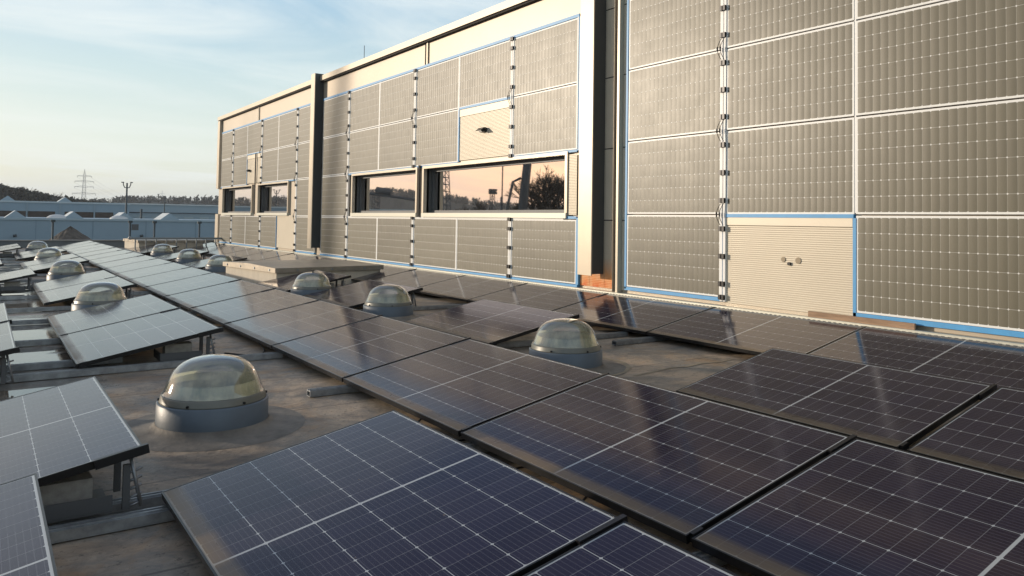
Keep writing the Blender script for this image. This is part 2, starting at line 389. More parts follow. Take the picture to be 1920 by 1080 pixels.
# heights are metres at the ridge (mid depth)
far_h = interp([(-999,12)]+[(-100, 12), (-60, 12), (-45, 12), (-36, 12), (-32, 13), (-28, 18), (-24, 21), (-20, 17), (-14, 12), (-5, 10), (2, 9.6), (5.5, 9.2), (6.9, 9.4), (7.8, 11.6), (9.5, 12), (12, 12.0), (15, 12.5), (20, 13), (30, 13), (60, 12), (100, 12)])
hills('hill', -100, 100, 470, far_h, 160, m_wood_far, 3, .2, .5)
near_h = interp([(-90, 6), (-30, 7), (-12, 8.5), (-3, 8.4), (0, 8.2), (1.6, 7.6), (2.6, 6.8), (3.6, 5.8), (4.6, 5.2), (6.5, 4.2), (8, 3.5), (12, 3.3), (30, 3)])
# twiggy treetops along the ridges: one uncountable wood
def wood(name, az0, az1, dist, hfun, n, hmin, hmax, seed, label):
    rnd = random.Random(seed); b = MB()
    for i in range(n):
        a = rnd.uniform(az0, az1); d = dist+rnd.uniform(-12, 12)
        x = CAM.x+d*math.sin(R(a)); y = d*math.cos(R(a)); top = hfun(a)
        H = rnd.uniform(hmin, hmax); z0 = GZ; z1 = top+rnd.uniform(-.12, .03)*H
        wd = H*rnd.uniform(.25, .5)
        b.tube([(x, y, z0), (x, y, z1-H*.3)], [.25, .08], 3)
        for k in range(16):
            t = rnd.uniform(.2, 1); zz_ = z1-H*(1-t)*.9; an = rnd.uniform(0, 6.28); rr = wd*rnd.uniform(.3, 1)*math.sin(math.pi*min(.95, t*.9))
            p0 = Vector((x, y, zz_-H*.15)); p1 = Vector((x+rr*math.cos(an), y+rr*math.sin(an), zz_+H*.10*rnd.random()))
            sd_ = Vector((math.sin(an), -math.cos(an), .2))*H*.045
            b.face([p0-sd_*.4, p0+sd_*.4, p1+sd_, p1-sd_])
            q = Vector((rnd.uniform(-1, 1), rnd.uniform(-1, 1), rnd.uniform(-.5, 1)))*H*.11
            b.face([p1-sd_*2, p1+sd_*2, p1+q])
    o = b.build(name, m_wood_far); return tag(o, label, 'woodland', kind='stuff')
wood('far_woodland', -45, 32, 520, lambda a: far_h(a)*1.0+1.2, 1500, 5, 9, 5, 'brown leafless woodland along the far ridge behind the pylon')
wood('near_woodland', -8, 7.5, 230, lambda a: near_h(a), 1100, 3.5, 6, 9, 'dark bare woodland on the slope at the left edge behind the halls')
# ---------------------------------------------------------------- bare trees
def bare_tree(name, loc, H, spread, seed, label, levels=5, group=None, poplar=False, rad=.028, nb=3):
    rnd = random.Random(seed); tr = MB(); cr = MB()
    root = empty(name, loc, label=label, cat='tree', group=group)
    def grow(p, d, L, r, lv):
        mid = p+d*L*.5+Vector((rnd.uniform(-1, 1), rnd.uniform(-1, 1), 0))*L*.05; e = p+d*L
        (tr if lv <= 1 else cr).tube([p, mid, e], [r, r*.85, r*.66], 5 if lv <= 1 else 3, cap=False)
        if lv >= levels: return
        for k in range(nb if lv else nb+2):
            ax = Vector((rnd.uniform(-1, 1), rnd.uniform(-1, 1), rnd.uniform(-.3, .3))).normalized()
            dd = (d+ax*spread*rnd.uniform(.6, 1.2)+Vector((0, 0, .22))).normalized()
            grow(p+d*L*rnd.uniform(.55, 1), dd, L*rnd.uniform(.6, .82), r*.66, lv+1)
    grow(Vector((0, 0, 0)), Vector((0, 0, 1)), H*.30, H*rad, 0)
    tr.build('trunk', m_bark, root); cr.build('crown', m_bark, root); return root
bare_tree('bare_tree', (-36.1, 57.8, GZ), 12.6, .75, 11, 'broad bare tree mirrored at the right end of the wide window', 7, nb=3, rad=.024)
bare_tree('bare_tree', (-46.6, 89.4, GZ), 9.6, .6, 12, 'smaller bare tree mirrored left of the lamp tower in the wide window', 7, nb=3, rad=.024)
bare_tree('bare_tree', (.6, 236, GZ), 15.5, .35, 13, 'tall slim bare tree leftmost on the wooded slope', 5, rad=.012)
bare_tree('bare_tree', (4.0, 236, GZ), 14.2, .35, 14, 'slim bare tree second from the left edge above the halls', 5, rad=.012)
bare_tree('bare_tree', (7.6, 234, GZ), 13.8, .4, 15, 'slim bare tree right above the gabled skylight at far left', 5, rad=.012)
bare_tree('bare_tree', (26.2, 330, GZ), 13.5, .8, 16, 'round bare tree on the skyline beside the double lamp mast', 5, rad=.02, nb=4)
bare_tree('bare_bush', (4.9, 56, GZ), 5.9, .8, 17, 'leafless bush in front of the pale hall beside the building corner', 4, rad=.012, nb=4)
# ---------------------------------------------------------------- distant halls
def hall_front():
    D = 70
    t = empty('warehouse', (0, D, GZ), label='long low pale blue hall nearest beyond the parapet', cat='warehouse')
    z1 = .93-GZ
    b = MB().box(-60, 0, 0, 60, 28, z1)
    for i in range(-12, 13): b.box(i*3.9-.03, -.02, 0, i*3.9+.03, -.001, z1-.02, mi=1)
    b.build('wall', [m_bldg, mat('wall_joint', (.19, .27, .33), .6)], t)
    MB().box(-60.1, -.08, z1-.12, 60.1, .3, z1+.04).build('coping', mat('hall_coping', (.33, .42, .47), .5), t)
    for x in (-5.25, 4.05-.5):
        MB().tube([(x-.12, -.25, z1-1.35), (x+.12, -.25, z1-1.30)], .10, 8).build('wall_lamp', m_steelpost, t)
    # gabled skylights on its roof, sloping faces catch the low sun
    for i, (px_, w) in enumerate(((-5.2, .8), (-1.25, .8), (2.45, .8), (5.95, .85), (14, .8))):
        sk = MB(); x0 = px_-w*.95; x1 = px_+w*.95; zz0 = z1; hh = .60; y0 = 1.2; y1 = 4.4
        sk.face([(x0, y0, zz0), (x0+w*.9, y0, zz0+hh), (x0+w*.9, y1, zz0+hh), (x0, y1, zz0)][::-1])
        o = sk.build('skylight', m_skyl, t)
        k = MB(); k.face([(x0, y0, zz0), (x1, y0, zz0), (x0+w*.9, y0, zz0+hh)]); k.face([(x0, y1, zz0), (x0+w*.9, y1, zz0+hh), (x1, y1, zz0)])
        k.face([(x1, y0, zz0), (x1, y1, zz0), (x0+w*.9, y1, zz0+hh), (x0+w*.9, y0, zz0+hh)])
        k.build('skylight_gable', m_bldg2, o)
    for x in (-2.4, 2.1, 11.0, 12.6, -7.0):
        MB().lathe([(.75, z1), (.72, z1+.12), (.5, z1+.27), (.2, z1+.33), (0.001, z1+.34)], 20, c=(x, 1.6)).build('dome_light', m_skyl, t)
hall_front()
def hall_back():
    D = 108
    t = empty('warehouse', (0, D, GZ), label='taller grey blue hall with dark window band behind the low hall', cat='warehouse')
    z1 = 2.75-GZ
    MB().box(-70, 0, 0, 8.0, 40, z1).build('wall', m_bldg, t)
    MB().box(-70.1, -.1, z1-.15, 8.1, .3, z1+.05).build('coping', mat('hall_coping_light', (.45, .52, .55), .5), t)
    for x0, x1 in ((-12, -7.3), (-6.7, -3.1), (-2.9, -.1), (.9, 4.0), (4.2, 6.2)):
        w = MB().box(x0, -.06, z1-3.4, x1, .02, z1-1.15).build('window_band', m_win_dark, t)
    for x in (-9, -3.0, .4, 4.1): MB().box(x-.05, -.09, 0, x+.05, -.061, z1-.2).build('panel_joint', m_bldg2, t)
    for px_ in (-4.9, 1.05):
        w = .85; hh = .66; x0 = px_-w; sk = MB()
        sk.face([(x0, 2, z1), (x0+w, 2, z1+hh), (x0+w, 5, z1+hh), (x0, 5, z1)][::-1]); o = sk.build('skylight', m_skyl, t)
        k = MB(); k.face([(x0, 2, z1), (x0+2*w, 2, z1), (x0+w, 2, z1+hh)]); k.face([(x0, 5, z1), (x0+w, 5, z1+hh), (x0+2*w, 5, z1)])
        k.face([(x0+2*w, 2, z1), (x0+2*w, 5, z1), (x0+w, 5, z1+hh), (x0+w, 2, z1+hh)]); k.build('skylight_gable', m_bldg2, o)
    t = empty('warehouse', (8, D+14, GZ), label='pale grey hall at the right of the background beside the solar facade', cat='warehouse')
    b = MB().box(0.3, 0, 0, 70, 40, z1+.1)
    MB().box(.2, -.15, z1+.1, 70, .3, z1+.26).build('coping', mat('snowy_coping', (.6, .64, .64), .5), t)
    for k in range(14): b.box(.6+k*2.2, -.05, z1-2.8, 1.9+k*2.2, -.001, z1-1.6, mi=1)
    b.build('wall', [m_bldg2, mat('pale_wall_patch', (.35, .41, .42), .6)], t)
    b = MB().tube([(.3, -.4, z1-1.05), (40, -.4, z1-1.05)], .07, 5)
    b.build('pipe', m_steelpost, t)
hall_back()
# posts in front of hall (one thing each)
pp = MB().tube([(0, 0, 0), (0, 0, 5.45)], .06, 8); pp.box(-.12, -.08, 5.4, .12, .08, 5.55)
p0 = None
for i, (x, lb) in enumerate(((-3.75, 'slim dark post left of the gravel heap'), (.55, 'slim dark post carrying the small grey box sign'), (2.0, 'slim dark post directly right of the signed post'), (4.8, 'slim dark post beside the leafless bush'))):
    if p0 is None:
        p0 = empty('post', (x, 55, GZ)); pp.build('shaft', m_steelpost, p0); o = p0
    else: o = copy_tree(p0); o.location = (x, 55, GZ)
    tag(o, lb, 'post', 'posts in front of the pale hall')
t = MB().box(-.16, -.05, -.18, .24, .05, .20).build('meter_box', m_grey, None, (.78, 54.9, GZ+5.12)); tag(t, 'small grey box fixed high on a post before the hall', 'box')
# gravel heap
def heap():
    rnd = random.Random(4); b = MB(); n = 40; rings = 12; V = []
    for j in range(rings+1):
        q = j/rings; row = []
        for i in range(n):
            a = 2*math.pi*i/n; r = 2.35*q*(1+.06*math.sin(3*a+1)+rnd.uniform(-.02, .02)); h = 1.75*max(0, (1-q))**.92*(1 if q > .15 else 1)
            row.append((r*math.cos(a), r*math.sin(a), h+rnd.uniform(-.05, .05)*(1-q)))
        V.append(row)
    for j in range(rings):
        for i in range(n): b.face([V[j][i], V[j][(i+1) % n], V[j+1][(i+1) % n], V[j+1][i]], sm=False)
    o = b.build('gravel_heap', m_rubble, None, (-2.4, 60, -1.28)); tag(o, 'dark conical gravel heap behind the parapet', 'heap')
    # the earth bank that carries it
    c = MB().lathe([(2.5, 3.30), (4.5, 0)], 32); q = c.build('earth_bank', m_rubble, None, (-2.4, 60, GZ)); q['kind'] = 'structure'
heap()
# ---------------------------------------------------------------- masts and pylons
def lattice(b, p0, p1, w0, w1, n, r=.06):
    for k in range(n):
        for sx, sy in ((1, 1), (1, -1), (-1, -1), (-1, 1)):
            t0, t1 = k/n, (k+1)/n
            wa, wb = w0+(w1-w0)*t0, w0+(w1-w0)*t1
            A = Vector(p0).lerp(Vector(p1), t0); B = Vector(p0).lerp(Vector(p1), t1)
            b.tube([A+Vector((sx*wa, sy*wa, 0)), B+Vector((sx*wb, sy*wb, 0))], r, 3, cap=False)
            nx, ny = (sy, -sx)
            b.tube([A+Vector((sx*wa, sy*wa, 0)), B+Vector((nx*wb, ny*wb, 0))], r*.6, 3, cap=False)
            b.tube([A+Vector((sx*wa, sy*wa, 0)), A+Vector((nx*wa, ny*wa, 0))], r*.6, 3, cap=False)
def pylon(loc, H, lb, sc=1, az=0):
    t = empty('power_pylon', loc, (0, 0, az), lb, 'pylon')
    b = MB(); lattice(b, (0, 0, 0), (0, 0, H*.45), 3.1*sc, 1.35*sc, 6, .16*sc); lattice(b, (0, 0, H*.45), (0, 0, H*.88), 1.35*sc, .7*sc, 7, .13*sc)
    lattice(b, (0, 0, H*.88), (0, 0, H), .7*sc, .05, 3, .1*sc); b.build('tower', m_lattice, t)
    ends = []
    for z, w in ((.50, 8.2), (.64, 6.6), (.75, 6.6), (.86, 5.0)):
        c = MB()
        for s in (-1, 1):
            c.tube([(0, 0, H*z+.8*sc), (s*w*sc, 0, H*z+.1)], .12*sc, 3); c.tube([(0, 0, H*z-.5*sc), (s*w*sc, 0, H*z)], .12*sc, 3)
            c.tube([(s*w*sc, 0, H*z), (s*w*sc, 0, H*z-1.2*sc)], .16*sc, 4); ends.append((s*w*sc, H*z-1.2*sc))
            for q in (.33, .66): c.tube([(s*w*q*sc, 0, H*z+.8*sc*(1-q)), (s*w*q*sc, 0, H*z-.5*sc*(1-q))], .09*sc, 3)
        c.build('crossarm', m_lattice, t)
    return t, ends
P1 = Vector((59.4-.3, 700, GZ+3)); H1 = 39
t1, e1 = pylon(P1, H1, 'tall lattice power pylon on the skyline at left', 1, R(-8))
P2 = Vector((250, 1450, GZ+6)); t2, e2 = pylon(P2, 44, 'tiny distant power pylon above the right ridge', .9, R(-8))
cb = MB()
for (x1_, z1_), (x2_, z2_) in zip(e1, e2):
    A = P1+Vector((x1_, 0, z1_)); B = P2+Vector((x2_, 0, z2_)); pts = []
    for k in range(13):
        q = k/12; p = A.lerp(B, q); p.z -= 14*4*q*(1-q); pts.append(p)
    cb.tube(pts, .05, 3, cap=False)
o = cb.build('power_line', m_lattice); tag(o, 'thin overhead lines sagging between the two pylons', 'power line')
def double_lamp(loc, H, lb):
    t = empty('lamp_mast', loc, label=lb, cat='lamp mast')
    MB().tube([(0, 0, 0), (0, 0, H)], [.14, .08], 8).build('shaft', m_steelpost, t)
    for s in (-1, 1):
        MB().tube([(0, 0, H-.5), (s*.22, 0, H-.5), (s*.34, 0, H-.2), (s*.36, 0, H+.0)], .05, 5).box(s*.36-.18*(s < 0)-.06*(s > 0), -.12, H+.0, s*.36+.18*(s > 0)+.06*(s < 0), .12, H+.10).build('lamp_head', m_steelpost, t)
double_lamp((5.15, 90, GZ), 9.3, 'slim two headed lamp mast before the skyline')
double_lamp((-26.9, 110, GZ), 9.8, 'two headed lamp mast mirrored in the small far window')
# flagpole-like mast on hall, thin
t = MB().tube([(0, 0, 0), (0, 0, 8.3)], [.12, .05], 6).build('antenna_mast', m_steelpost, None, (10.7, 100, GZ)); tag(t, 'dark thin mast standing in front of the pale hall on the right', 'mast')
t = MB().tube([(0, 0, 0), (0, 0, 6.6)], .12, 6).build('short_mast', m_steelpost, None, (7.4, 95, GZ)); tag(t, 'short thick dark pole at the corner of the two rear halls', 'pole')
# ---- things behind the photographer's left, seen only mirrored in the windows
t = empty('lamp_tower', (-48.9, 87.1, GZ), label='lattice floodlight tower mirrored in the middle of the wide window', cat='lamp tower')
b = MB(); lattice(b, (0, 0, 0), (0, 0, 10.0), .3, .22, 12, .05); b.build('tower', m_boom, t)
b = MB().box(-.6, -.1, 9.8, .6, .1, 9.9)
for k in range(-2, 3):
    b.box(k*.27-.09, -.2, 9.5, k*.27+.09, .0, 9.79); b.box(k*.27-.09, -.2, 9.91, k*.27+.09, .0, 10.2)
b.build('lamp_head', m_boom, t)
t = empty('mobile_crane', (-22.9, 43.3, GZ), label='dark leaning crane boom mirrored in the wide window', cat='crane')
MB().box(-4, -1.3, .6, 3, 1.3, 2.0).box(-1.5, -1.2, 2.0, 1.2, 1.2, 3.4).build('chassis', m_boom, t)
for x in (-3, -1.2, 1, 2.4):
    MB().tube([(x, -1.4, .6), (x, 1.4, .6)], .6, 16).build('wheel', m_ply, t)
MB().tube([(.6, .2, 2.4), (0.0, .0, 6.6), (-.75, -.6, 17)], [.36, .33, .22], 4).build('boom', m_boom, t)
MB().tube([(1.5, .6, 3.0), (1.15, .4, 6.2), (.7, .2, 8.6), (.1, .1, 8.9)], .10, 6).build('ram', m_boom, t)
t = MB().tube([(0, 0, 0), (-.1, 0, 17)], [.09, .06], 6).tube([(0, 0, 0), (0, 0, 8.2)], .14, 6).build('mast_pole', m_boom, None, (-33.1, 61.2, GZ)); tag(t, 'thin pole mirrored left of the crane boom', 'pole')
t = empty('tower_crane', (-59.5, 117.5, GZ), label='lattice crane mast mirrored at the left end of the wide window', cat='crane')
b = MB(); lattice(b, (0, 0, 0), (.9, .6, 17), .7, .7, 14, .1); b.build('mast', m_boom, t)
t = empty('construction_crane', (-49.6, 125.9, GZ), label='low crane with long jib mirrored in the narrow window', cat='crane')
b = MB(); lattice(b, (0, 0, 0), (0, 0, 10.0), .6, .5, 9, .1); b.build('mast', m_boom, t)
b = MB(); b.tube([(5.5, 5, 11.2), (-6, -6, 9.2)], .22, 4); b.tube([(0, 0, 11), (-2, -2, 10.6)], .6, 4); b.build('jib', m_boom, t)
# ================================================================ MAIN BUILDING (facade faces -x)
TOP = 5.10
b0_, p_, n_, m_z, t_ = .361, 1.354, 2.400, 3.418, 4.428
XC = .055                                   # cladding plane, modules stand proud at x = 0
bld = empty('industrial_building', (0, 0, 0), label='large cream clad hall with solar modules on its facade', cat='building')
CLX = .45
win = [(9.26, 13.85, 1.41, 2.34), (14.20, 17.50, 1.41, 2.34), (22.30, 25.25, 1.41, 2.34), (25.98, 29.70, 1.41, 2.34)]
YL = 30.55
def wall_mesh():
    b = MB(); ys = sorted({-9.0, YL, *[q for w in win for q in w[:2]]}); x1 = CLX
    for ya, yb in zip(ys, ys[1:]):
        hole = [w for w in win if w[0] <= ya+1e-6 and w[1] >= yb-1e-6]
        if hole:
            w = hole[0]; b.box(XC, ya, 0, x1, yb, w[2]); b.box(XC, ya, w[3], x1, yb, TOP-.15)
        else: b.box(XC, ya, 0, x1, yb, TOP-.15)
    b.box(x1, -9, -4.5, 14, YL, TOP-.16)
    return b
wall_mesh().build('wall', m_cream, bld)
MB().box(-.055, -9.1, TOP-.13, .6, YL+.06, TOP).build('coping', m_trim, bld)
MB().box(-.02, -9.1, TOP-.165, XC-.002, YL+.03, TOP-.135).build('coping_shade_strip', m_darkgap, bld)  # dark strip standing in for the line of shade beneath the coping
# vertical joints of the upper band, corner trim, roof ledge
for y in (25.62, 13.98, 2.2): MB().box(XC-.012, y-.035, t_+.04, XC-.001, y+.035, TOP-.166).build('panel_joint', m_darkgap, bld)
b = MB()
for y in (25.54, 13.90, 2.12): b.box(XC-.03, y-.035, t_+.04, XC-.002, y+.02, TOP-.166)
b.build('joint_cover', m_trim, bld)
MB().box(-.05, YL-.30, n_+.05-.09, XC-.003, YL, TOP-.166).build('corner_trim', m_trim, bld)
MB().box(-.07, -9, .0, XC-.004, YL+.02, .305).box(-.03, -9, .306, XC-.004, YL+.01, .335).build('base_ledge', m_trim, bld)
MB().box(-.03, YL-.32, .336, XC-.005, YL+.10, 1.40).build('corner_block', m_trim, bld)
# windows
for i, (ya, yb, za, zb) in enumerate(win):
    w = MB(); gx = .21
    w.box(gx-.04, ya, za+.002, gx+.03, ya+.05, zb-.002); w.box(gx-.04, yb-.05, za+.002, gx+.03, yb-.002, zb-.002)
    w.box(gx-.04, ya+.051, zb-.06, gx+.03, yb-.051, zb-.003); w.box(gx-.06, ya+.051, za+.003, gx+.03, yb-.051, za+.09)
    wi = w.build('window', m_grey if i < 2 else m_grey, bld)
    MB().box(gx-.002, ya+.052, za+.092, gx+.012, yb-.052, zb-.062).build('pane', m_win, wi)
    MB().box(-.035, ya-.05, za-.045, gx-.062, yb+.05, za+.035).build('sill', mat('pale_sill', (.62, .60, .50), .4, .1) if i == 0 else bpy.data.materials['pale_sill'], wi)
    MB().box(-.02, ya-.06, za+.036, XC+.05, ya, zb+.05).box(-.02, ya+.001, zb, XC+.05, yb+.06, zb+.05).box(-.02, yb, za+.036, XC+.05, yb+.06, zb-.001).build('surround', m_trim, wi)
    MB().box(XC+.051, yb-.004, za+.04, gx-.042, yb-.0005, zb-.003).build('shaded_reveal', m_grey, wi)  # lining of the recess coloured dark for the shade in it, top likewise
    MB().box(XC+.051, ya+.003, zb-.006, gx-.042, yb-.006, zb-.001).build('shaded_soffit', m_grey, wi)
# pillar between the two wide windows: dark joint
MB().box(-.045, 13.985, 1.36, -.021, 14.045, n_+.02).build('pillar_joint', m_darkgap, bld)
MB().box(-.045, 25.5, 1.40, -.021, 25.56, n_+1.0).build('pillar_joint', m_darkgap, bld)
# beams
def beam(ya, yb, d, z0, z1, nm='facade_column'):
    b = MB(); b.box(-d, ya, z0, -d+.012, yb, z1); b.box(-d+.0122, ya, z0, XC-.006, ya+.012, z1); b.box(-d+.0122, yb-.012, z0, XC-.006, yb, z1)
    b.box(-d+.013, ya+.013, z1-.012, XC-.007, yb-.013, z1-.001)
    return b.build(nm, [m_trim], bld)
def beam2(ya, yb, d, z0, z1):
    o = empty('facade_column', (0, 0, 0)); o.parent = bld
    MB().box(-d, ya+.0005, z0, -d+.02, yb, z1).build('front_plate', m_trim, o)
    MB().box(-d+.0205, ya, z0+.02, XC-.006, ya+.10, z1-.001).build('web', mat('shaded_column_web', (.052, .056, .056), .5, .1) if not bpy.data.materials.get('shaded_column_web') else bpy.data.materials['shaded_column_web'], o)  # web coloured dark to give the shade on the column's unlit side
beam2(8.40, 8.70, .205, .55, TOP-.14)
beam2(19.74, 20.02, .20, .50, TOP+.06)
# strip with grooved cladding beside the first column, dark vertical channel
def ribbed(y0, y1, z0, z1, m, nm='cladding_panel', x=.0, pitch=.024, head=.0, parent=bld):
    b = MB(); z = z0; zt = z1-head
    n = max(1, int(round((zt-z0)/pitch))); pt = (zt-z0)/n
    for k in range(n):
        a = z0+k*pt
        b.face([(x, y1, a+pt*.08), (x, y0, a+pt*.08), (x-.0022, y0, a+pt*.42), (x-.0022, y1, a+pt*.42)])
        b.face([(x-.0022, y1, a+pt*.42), (x-.0022, y0, a+pt*.42), (x-.0022, y0, a+pt*.88), (x-.0022, y1, a+pt*.88)])
        b.face([(x-.0022, y1, a+pt*.88), (x-.0022, y0, a+pt*.88), (x+.0015, y0, a+pt*.96), (x+.0015, y1, a+pt*.96)])
        b.face([(x+.0015, y1, a+pt*.96), (x+.0015, y0, a+pt*.96), (x, y0, a+pt*1.08), (x, y1, a+pt*1.08)])
    if head: b.box(x-.010, y0, zt+.008, x+.02, y1, z1)
    return b.build(nm, m, parent)
zz5 = [.36, 1.34, 2.37, 3.40, 4.40, 4.93]
for za, zb in zip(zz5, zz5[1:]):
    for ya, yb in ((8.715, 8.985), (8.385, 8.71), (8.15, 8.38), (7.935, 8.02)):
        ribbed(ya, yb, za+.008, zb-.008, m_rust if (za < .5 and ya > 8.1) else m_creamrib, x=.035)
    MB().box(.040, 7.93, zb-.008, XC-.0005, 9.0, zb+.008).build('panel_joint', m_darkgap, bld)
MB().box(.01, 8.07, .34, .0545, 8.145, 4.93).build('channel', m_darkgap, bld)
MB().box(-.045, 8.022, .34, .05, 8.065, 4.93).box(-.03, 8.147, .34, .03, 8.149, 4.93).build('channel_flange', m_trim, bld)
# ribbed cream panels that replace modules
pan = ribbed(4.53, 6.17, .37, 1.395, m_creamrib, head=.10, x=.012)
MB().box(.02, 4.53, .30, XC-.006, 6.17, .369).build('panel_foot', m_trim, bld)
ribbed(10.78, 12.50, n_+.03, m_z-.03, m_creamrib, head=.14, x=.012)
ribbed(8.99, 17.7, n_-.045, n_+.025, m_creamrib, nm='lintel_band', x=.03, pitch=.07)
ribbed(25.0, 26.62, n_+.03, m_z-.03, m_creamrib, head=.14, x=.012)
ribbed(21.60, 23.27, b0_+.04, p_+.02, m_creamrib, x=.012)
ribbed(8.99, 9.195, p_+.06, n_-.06, m_creamrib, x=.004)
# vents / small fittings
def vent(y, z, s=1):
    o = MB(); o.box(-.05*s, y-.07*s, z-.03*s, .0, y+.07*s, z+.035*s); o.face([(-.05*s, y-.07*s, z+.036*s), (-.13*s, y-.10*s, z-.02*s), (-.13*s, y+.05*s, z-.02*s), (-.05*s, y+.07*s, z+.036*s)])
    o.face([(-.13*s, y-.10*s, z-.02*s), (-.05*s, y-.07*s, z+.036*s), (-.04*s, y-.07*s, z-.03*s)])
    return o.build('vent_hood', m_black, bld)
vent(11.62, 2.93, 1.2); vent(26.3, 2.86, 1.1)
MB().tube([(-.012, 5.28, .885), (.02, 5.28, .885)], .02, 10).build('bolt_hole', m_black, bld)
for y, z, r in ((5.36, .93, .028), (5.17, .925, .035)): MB().tube([(.0015, y, z), (.02, y, z)], r, 12).build('scuff_mark', mat('scuff', (.36, .29, .2), .7) if not bpy.data.materials.get('scuff') else bpy.data.materials['scuff'], bld)
MB().tube([(.3, 17.7, TOP), (.3, 17.7, TOP+.5)], .008, 6).build('lightning_rod', m_grey, bld)
# ---------------------------------------------------------------- facade modules
def fmod_proto():
    t = empty('facade_solar_module', (0, 0, 0))
    g = MB(); g.face([(0, FL_, 0), (0, 0, 0), (0, 0, FW_), (0, FL_, FW_)], uv=[(FL_, 0), (0, 0), (0, FW_), (FL_, FW_)])
    g.build('cell_sheet', m_fcells, t)
    MB().box(.001, 0.0, 0, .032, FL_, FW_).build('backing', m_white, t)
    return t
C = dict(C4=1.10, C3=2.80, C2=4.50, C1=6.20, C0=7.88, E=8.99, D1=10.74, S1=12.53, D2=14.31, S2=16.07, D3=17.82, B2=19.58, B1=20.02, D4=21.57, S3=23.30, D5=24.96, S4=26.65, D6=28.40, FF=30.04)
fproto = None
def fmod(ya, yb, za, zb, label, x=0.0):
    global fproto
    if fproto is None: fproto = fmod_proto(); o = fproto
    else: o = copy_tree(fproto)
    o.location = (x+random.uniform(-.001, .001), ya, za); o.scale = (1, (yb-ya)/FL_, (zb-za)/FW_)
    o.rotation_euler = (0, random.uniform(-.002, .002), random.uniform(-.002, .002))
    tag(o, label, 'solar module', 'solar modules mounted on the cream facade')
def gap(name): return .042 if name[0] == 'D' or name == 'C1' else .010
BZ = [.372, p_-.004, n_+.003, m_z, t_-.004]
rowname = ['bottom row', 'second row up', 'third row up', 'top visible row']
# right bay
q = [.425, 1.427, 2.441, 3.438, 4.44]
cols = ['C0', 'C1', 'C2', 'C3', 'C4']
cn = ['left', 'middle', 'right', 'far right cropped']
for ci in range(4):
    for r in range(4):
        if ci == 1 and r == 0: continue
        yb = C[cols[ci]]-gap(cols[ci])*(1 if ci else .3); ya = C[cols[ci+1]]+gap(cols[ci+1])
        fmod(ya, yb, q[r]+(.008), q[r+1]-.008, 'large facade module in the %s column of the right bay, %s' % (cn[ci], rowname[r]))
# middle bay
mid = ['E', 'D1', 'S1', 'D2', 'S2', 'D3', 'B2']
rn = ['bottom row', 'window level row', 'row just above the windows', 'top row']
cname = ['first', 'second', 'third', 'fourth', 'fifth', 'sixth']
for ci in range(6):
    for r in range(4):
        if r == 1 and ci != 5: continue
        if r == 2 and ci == 1: continue
        ya = C[mid[ci]]+gap(mid[ci])*(1 if ci else .3); yb = C[mid[ci+1]]-gap(mid[ci+1])
        fmod(ya, yb, BZ[r]+.008, BZ[r+1]-.008, 'middle bay module, %s, %s column from the rusty column' % (rn[r], cname[ci]))
far_ = ['B1', 'D4', 'S3', 'D5', 'S4', 'D6', 'FF']
for ci in range(6):
    for r in range(4):
        if r == 1 and ci != 0: continue
        if r == 2 and ci == 3: continue
        if r == 0 and ci == 1: continue
        ya = C[far_[ci]]+gap(far_[ci])*(1 if ci else -.0); yb = C[far_[ci+1]]-gap(far_[ci+1])
        fmod(ya, yb, BZ[r]+.008, BZ[r+1]-.008, 'far bay module, %s, %s column from the slim dark column' % (rn[r], cname[ci]))
# blue trims (parts of the building)
def hstrip(y0, y1, z, w=.035, m=m_blue, x=-.006, nm='blue_trim'): return MB().box(x, y0, z-w/2, XC-.008, y1, z+w/2).build(nm, m, bld)
def vstrip(y, z0, z1, w=.03, m=m_blue, x=-.006, nm='blue_trim'): return MB().box(x, y-w/2, z0, XC-.008, y+w/2, z1).build(nm, m, bld)
hstrip(8.97, 19.60, t_+.022, .05); hstrip(20.03, 30.05, t_+.022, .05)
hstrip(8.95, 19.60, b0_-.012, .044); hstrip(20.03, 21.58, b0_-.012, .044); hstrip(23.32, 30.05, b0_-.012, .044)
vstrip(8.965, n_-.01, t_-.0035, .045); vstrip(8.955, b0_+.011, p_+.02, .06)
hstrip(8.99, 10.75, n_-.012, .035); hstrip(12.54, 17.82, n_-.012, .035); hstrip(10.76, 12.50, m_z-.004, .04)
vstrip(12.515, n_+.006, m_z-.025, .035); vstrip(10.765, n_+.006, m_z-.025, .03)
hstrip(8.99, 9.25, p_+.022, .04); hstrip(23.3, 24.9, n_-.012, .03); hstrip(21.6, 23.29, n_-.012, .03); hstrip(26.66, 30.05, n_-.012, .03)
hstrip(24.98, 26.64, m_z-.004, .03); vstrip(26.63, n_+.004, m_z-.02, .02); vstrip(23.31, b0_+.011, p_, .025)
vstrip(7.905, .402, 4.92, .035); hstrip(6.21, 7.92, .405, .045); vstrip(6.187, .383, 1.395, .04); hstrip(4.515, 6.165, 1.415, .04)
vstrip(4.505, .385, 1.394, .035); hstrip(-.6, 4.52, .405, .05)
# white mid strips
for y, z0, z1 in ((C['E']+.0, n_+.01, t_-.004),): vstrip(y-.0, z0, z1, .03, m_white, -.012, 'white_trim')
hstrip(9.3, 17.8, p_+.0, .022, m_white, -.004, 'white_trim')
